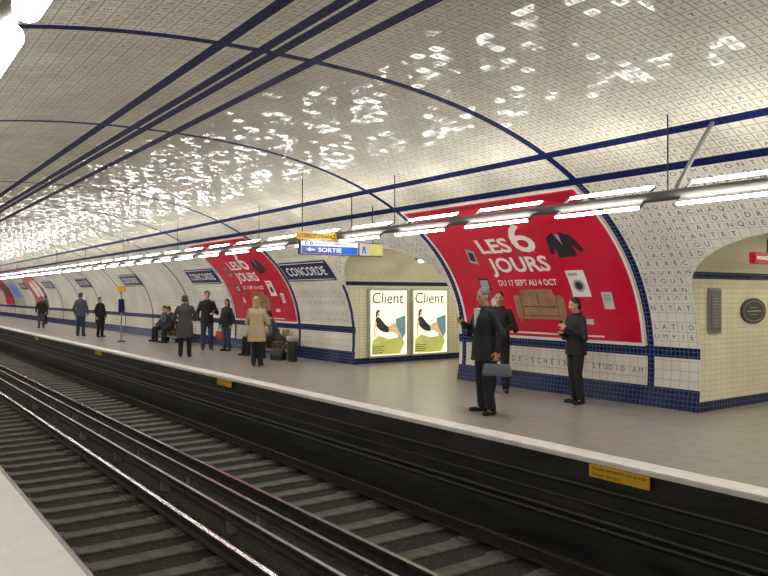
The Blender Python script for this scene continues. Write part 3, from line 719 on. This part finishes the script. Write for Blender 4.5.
e,hd,O,U=person('woman in dark jacket standing with a red bag',21.1,9.2,20,1.58,C_black,C_jean,H_brown,hairlen=.22)
bag('handbag','red handbag hanging from the hand of the woman in dark jacket',hd[-1]+Vector((0,0,.01)),(.30,.12,.24),C_red,30,.14)
person('person in dark coat standing on the platform',31.1,8.1,120,1.62,C_black,C_black,H_dark,kind='coat',hem=.6,vox=.014)
person('man in slate jacket and jeans standing on the platform',32.3,7.63,230,1.80,C_gj,C_jean,H_brown,vox=.014)
person('person in dark jacket standing far along the platform',41.2,7.8,60,1.62,C_black,C_gj,H_dark,vox=.014)
person('person in dark coat waiting far along the platform',46.5,9.0,20,1.65,C_gj,C_black,H_dark,kind='coat',hem=.6,vox=.014)
SE1=cm('brown_seat_shell',(.20,.14,.08),.35)
def bench(t,l,n,label):
    e=empty('bench',W(t,l,0)); og=e.location; tag(e,label,'bench','platform benches')
    box('plinth',W(t,l+.05,.20),(n*.55,.30,.06),M_post,origin=og,parent=e,bev=.01)
    for s in (-1,1): box('leg',W(t+s*n*.2,l+.05,.088),(.08,.22,.17),M_frame,origin=og,parent=e,bev=.008)
    for i in range(n):
        tt=t+(i-(n-1)/2)*.55
        q=G(); q.loft([(0,0,.23,.10,.08),(0,0,.38,.17,.17),(0,0,.43,.23,.21),(0,0,.45,.225,.20)],lambda p:W(tt,l,0)+p,20,4); q.obj('seat',SE1,og,e)
        q=G(); q.loft([(0,.19,.42,.21,.03),(0,.23,.60,.21,.025),(0,.25,.75,.18,.02)],lambda p:W(tt,l,0)+p,20,4); q.obj('backrest',SE1,og,e)
SEAT={1:((.10,-.42,.50),(.11,-.40,.09),(.15,-1)),-1:((-.10,-.42,.50),(-.11,-.44,.09),(-.1,-1))}
SARM={1:((.23,-.08,1.16),(.12,-.30,1.03),(-.3,-.9,-.1)),-1:((-.23,-.08,1.16),(-.12,-.30,1.03),(.3,-.9,-.1))}
bench(18.6,9.35,3,'row of shell seats against the tiled wall beside seated people')
bench(26.4,9.35,3,'row of shell seats against the tiled wall')
person('seated person in beige jacket on the platform bench',19.15,9.33,0,1.65,C_beige,C_black,H_dark,arms=SARM,legs=SEAT,hip=.55,lean=12)
person('seated person in grey jacket leaning forward on the bench',18.05,9.33,-25,1.66,C_grey,C_black,H_dark,arms=SARM,legs=SEAT,hip=.55,lean=20)
person('seated person in black jacket bending forward on the bench',25.85,9.33,-10,1.70,C_black,C_black,H_dark,arms=SARM,legs=SEAT,hip=.55,lean=22,vox=.012)
person('seated person in dark jacket on the platform bench',26.95,9.33,5,1.65,C_gj,C_black,H_brown,arms=SARM,legs=SEAT,hip=.55,lean=4,vox=.012)
e=empty('litter_bin',W(16.75,9.1,0)); og=e.location; tag(e,'dark litter bin with pale bag standing on the platform','litter bin')
g=G(); g.loft([(0,0,0.0,.11,.11),(0,0,.03,.12,.12),(0,0,.56,.14,.14),(0,0,.58,.14,.14)],lambda p:og+p,24,2); g.obj('bin_body',cm('dark_grey_plastic',(.02,.02,.024),.5),og,e)
g=G(); g.loft([(0,0,.52,.145,.145),(0,0,.62,.155,.155),(0,0,.66,.14,.14),(0,0,.60,.11,.11)],lambda p:og+p,24,2); g.obj('bin_bag',cm('pale_bag_plastic',(.45,.45,.45),.3),og,e)
bag('holdall','dark holdall standing on the platform beside the bench',W(17.35,9.0,.46),(.44,.22,.30),C_leather,20,.155)
e=empty('information_post',W(27.5,7.9,0)); og=e.location; tag(e,'slim grey post with small yellow panel on the platform','information post')
g=G(); g.cap(og+Vector((0,0,.04)),og+Vector((0,0,1.8)),.03,.03,12); g.obj('post',M_post,og,e)
g=G(); g.loft([(0,0,0,.16,.16),(0,0,.03,.15,.15),(0,0,.05,.07,.07)],lambda p:og+p,20,2); g.obj('foot',M_frame,og,e)
box('yellow_panel',og+Vector((0,0,1.92)),(.10,.30,.20),M_yel,origin=og,parent=e,bev=.01)
box('information_panel',og+Vector((0,0,1.3)),(.08,.20,.50),M_sign,origin=og,parent=e,bev=.01)

# ------------------------------------------------------------------ world, camera
w=bpy.data.worlds.new('World'); scene.world=w; w.use_nodes=True
w.node_tree.nodes['Background'].inputs[0].default_value=(.5,.48,.42,1); w.node_tree.nodes['Background'].inputs[1].default_value=.02
cam=bpy.data.cameras.new('Camera'); co=bpy.data.objects.new('Camera',cam); COL.objects.link(co)
cam.sensor_width=36; cam.lens=34.7; cam.clip_start=.05; cam.clip_end=300
th=math.atan(529/740)
F=Vector((-math.cos(th),math.sin(th),math.tan(math.radians(.54))))
co.location=(0,0,1.7)
co.rotation_euler=F.to_track_quat('-Z','Y').to_euler()
scene.camera=co
scene.view_settings.view_transform='Standard'
scene.view_settings.look='None'
scene.view_settings.exposure=0.0
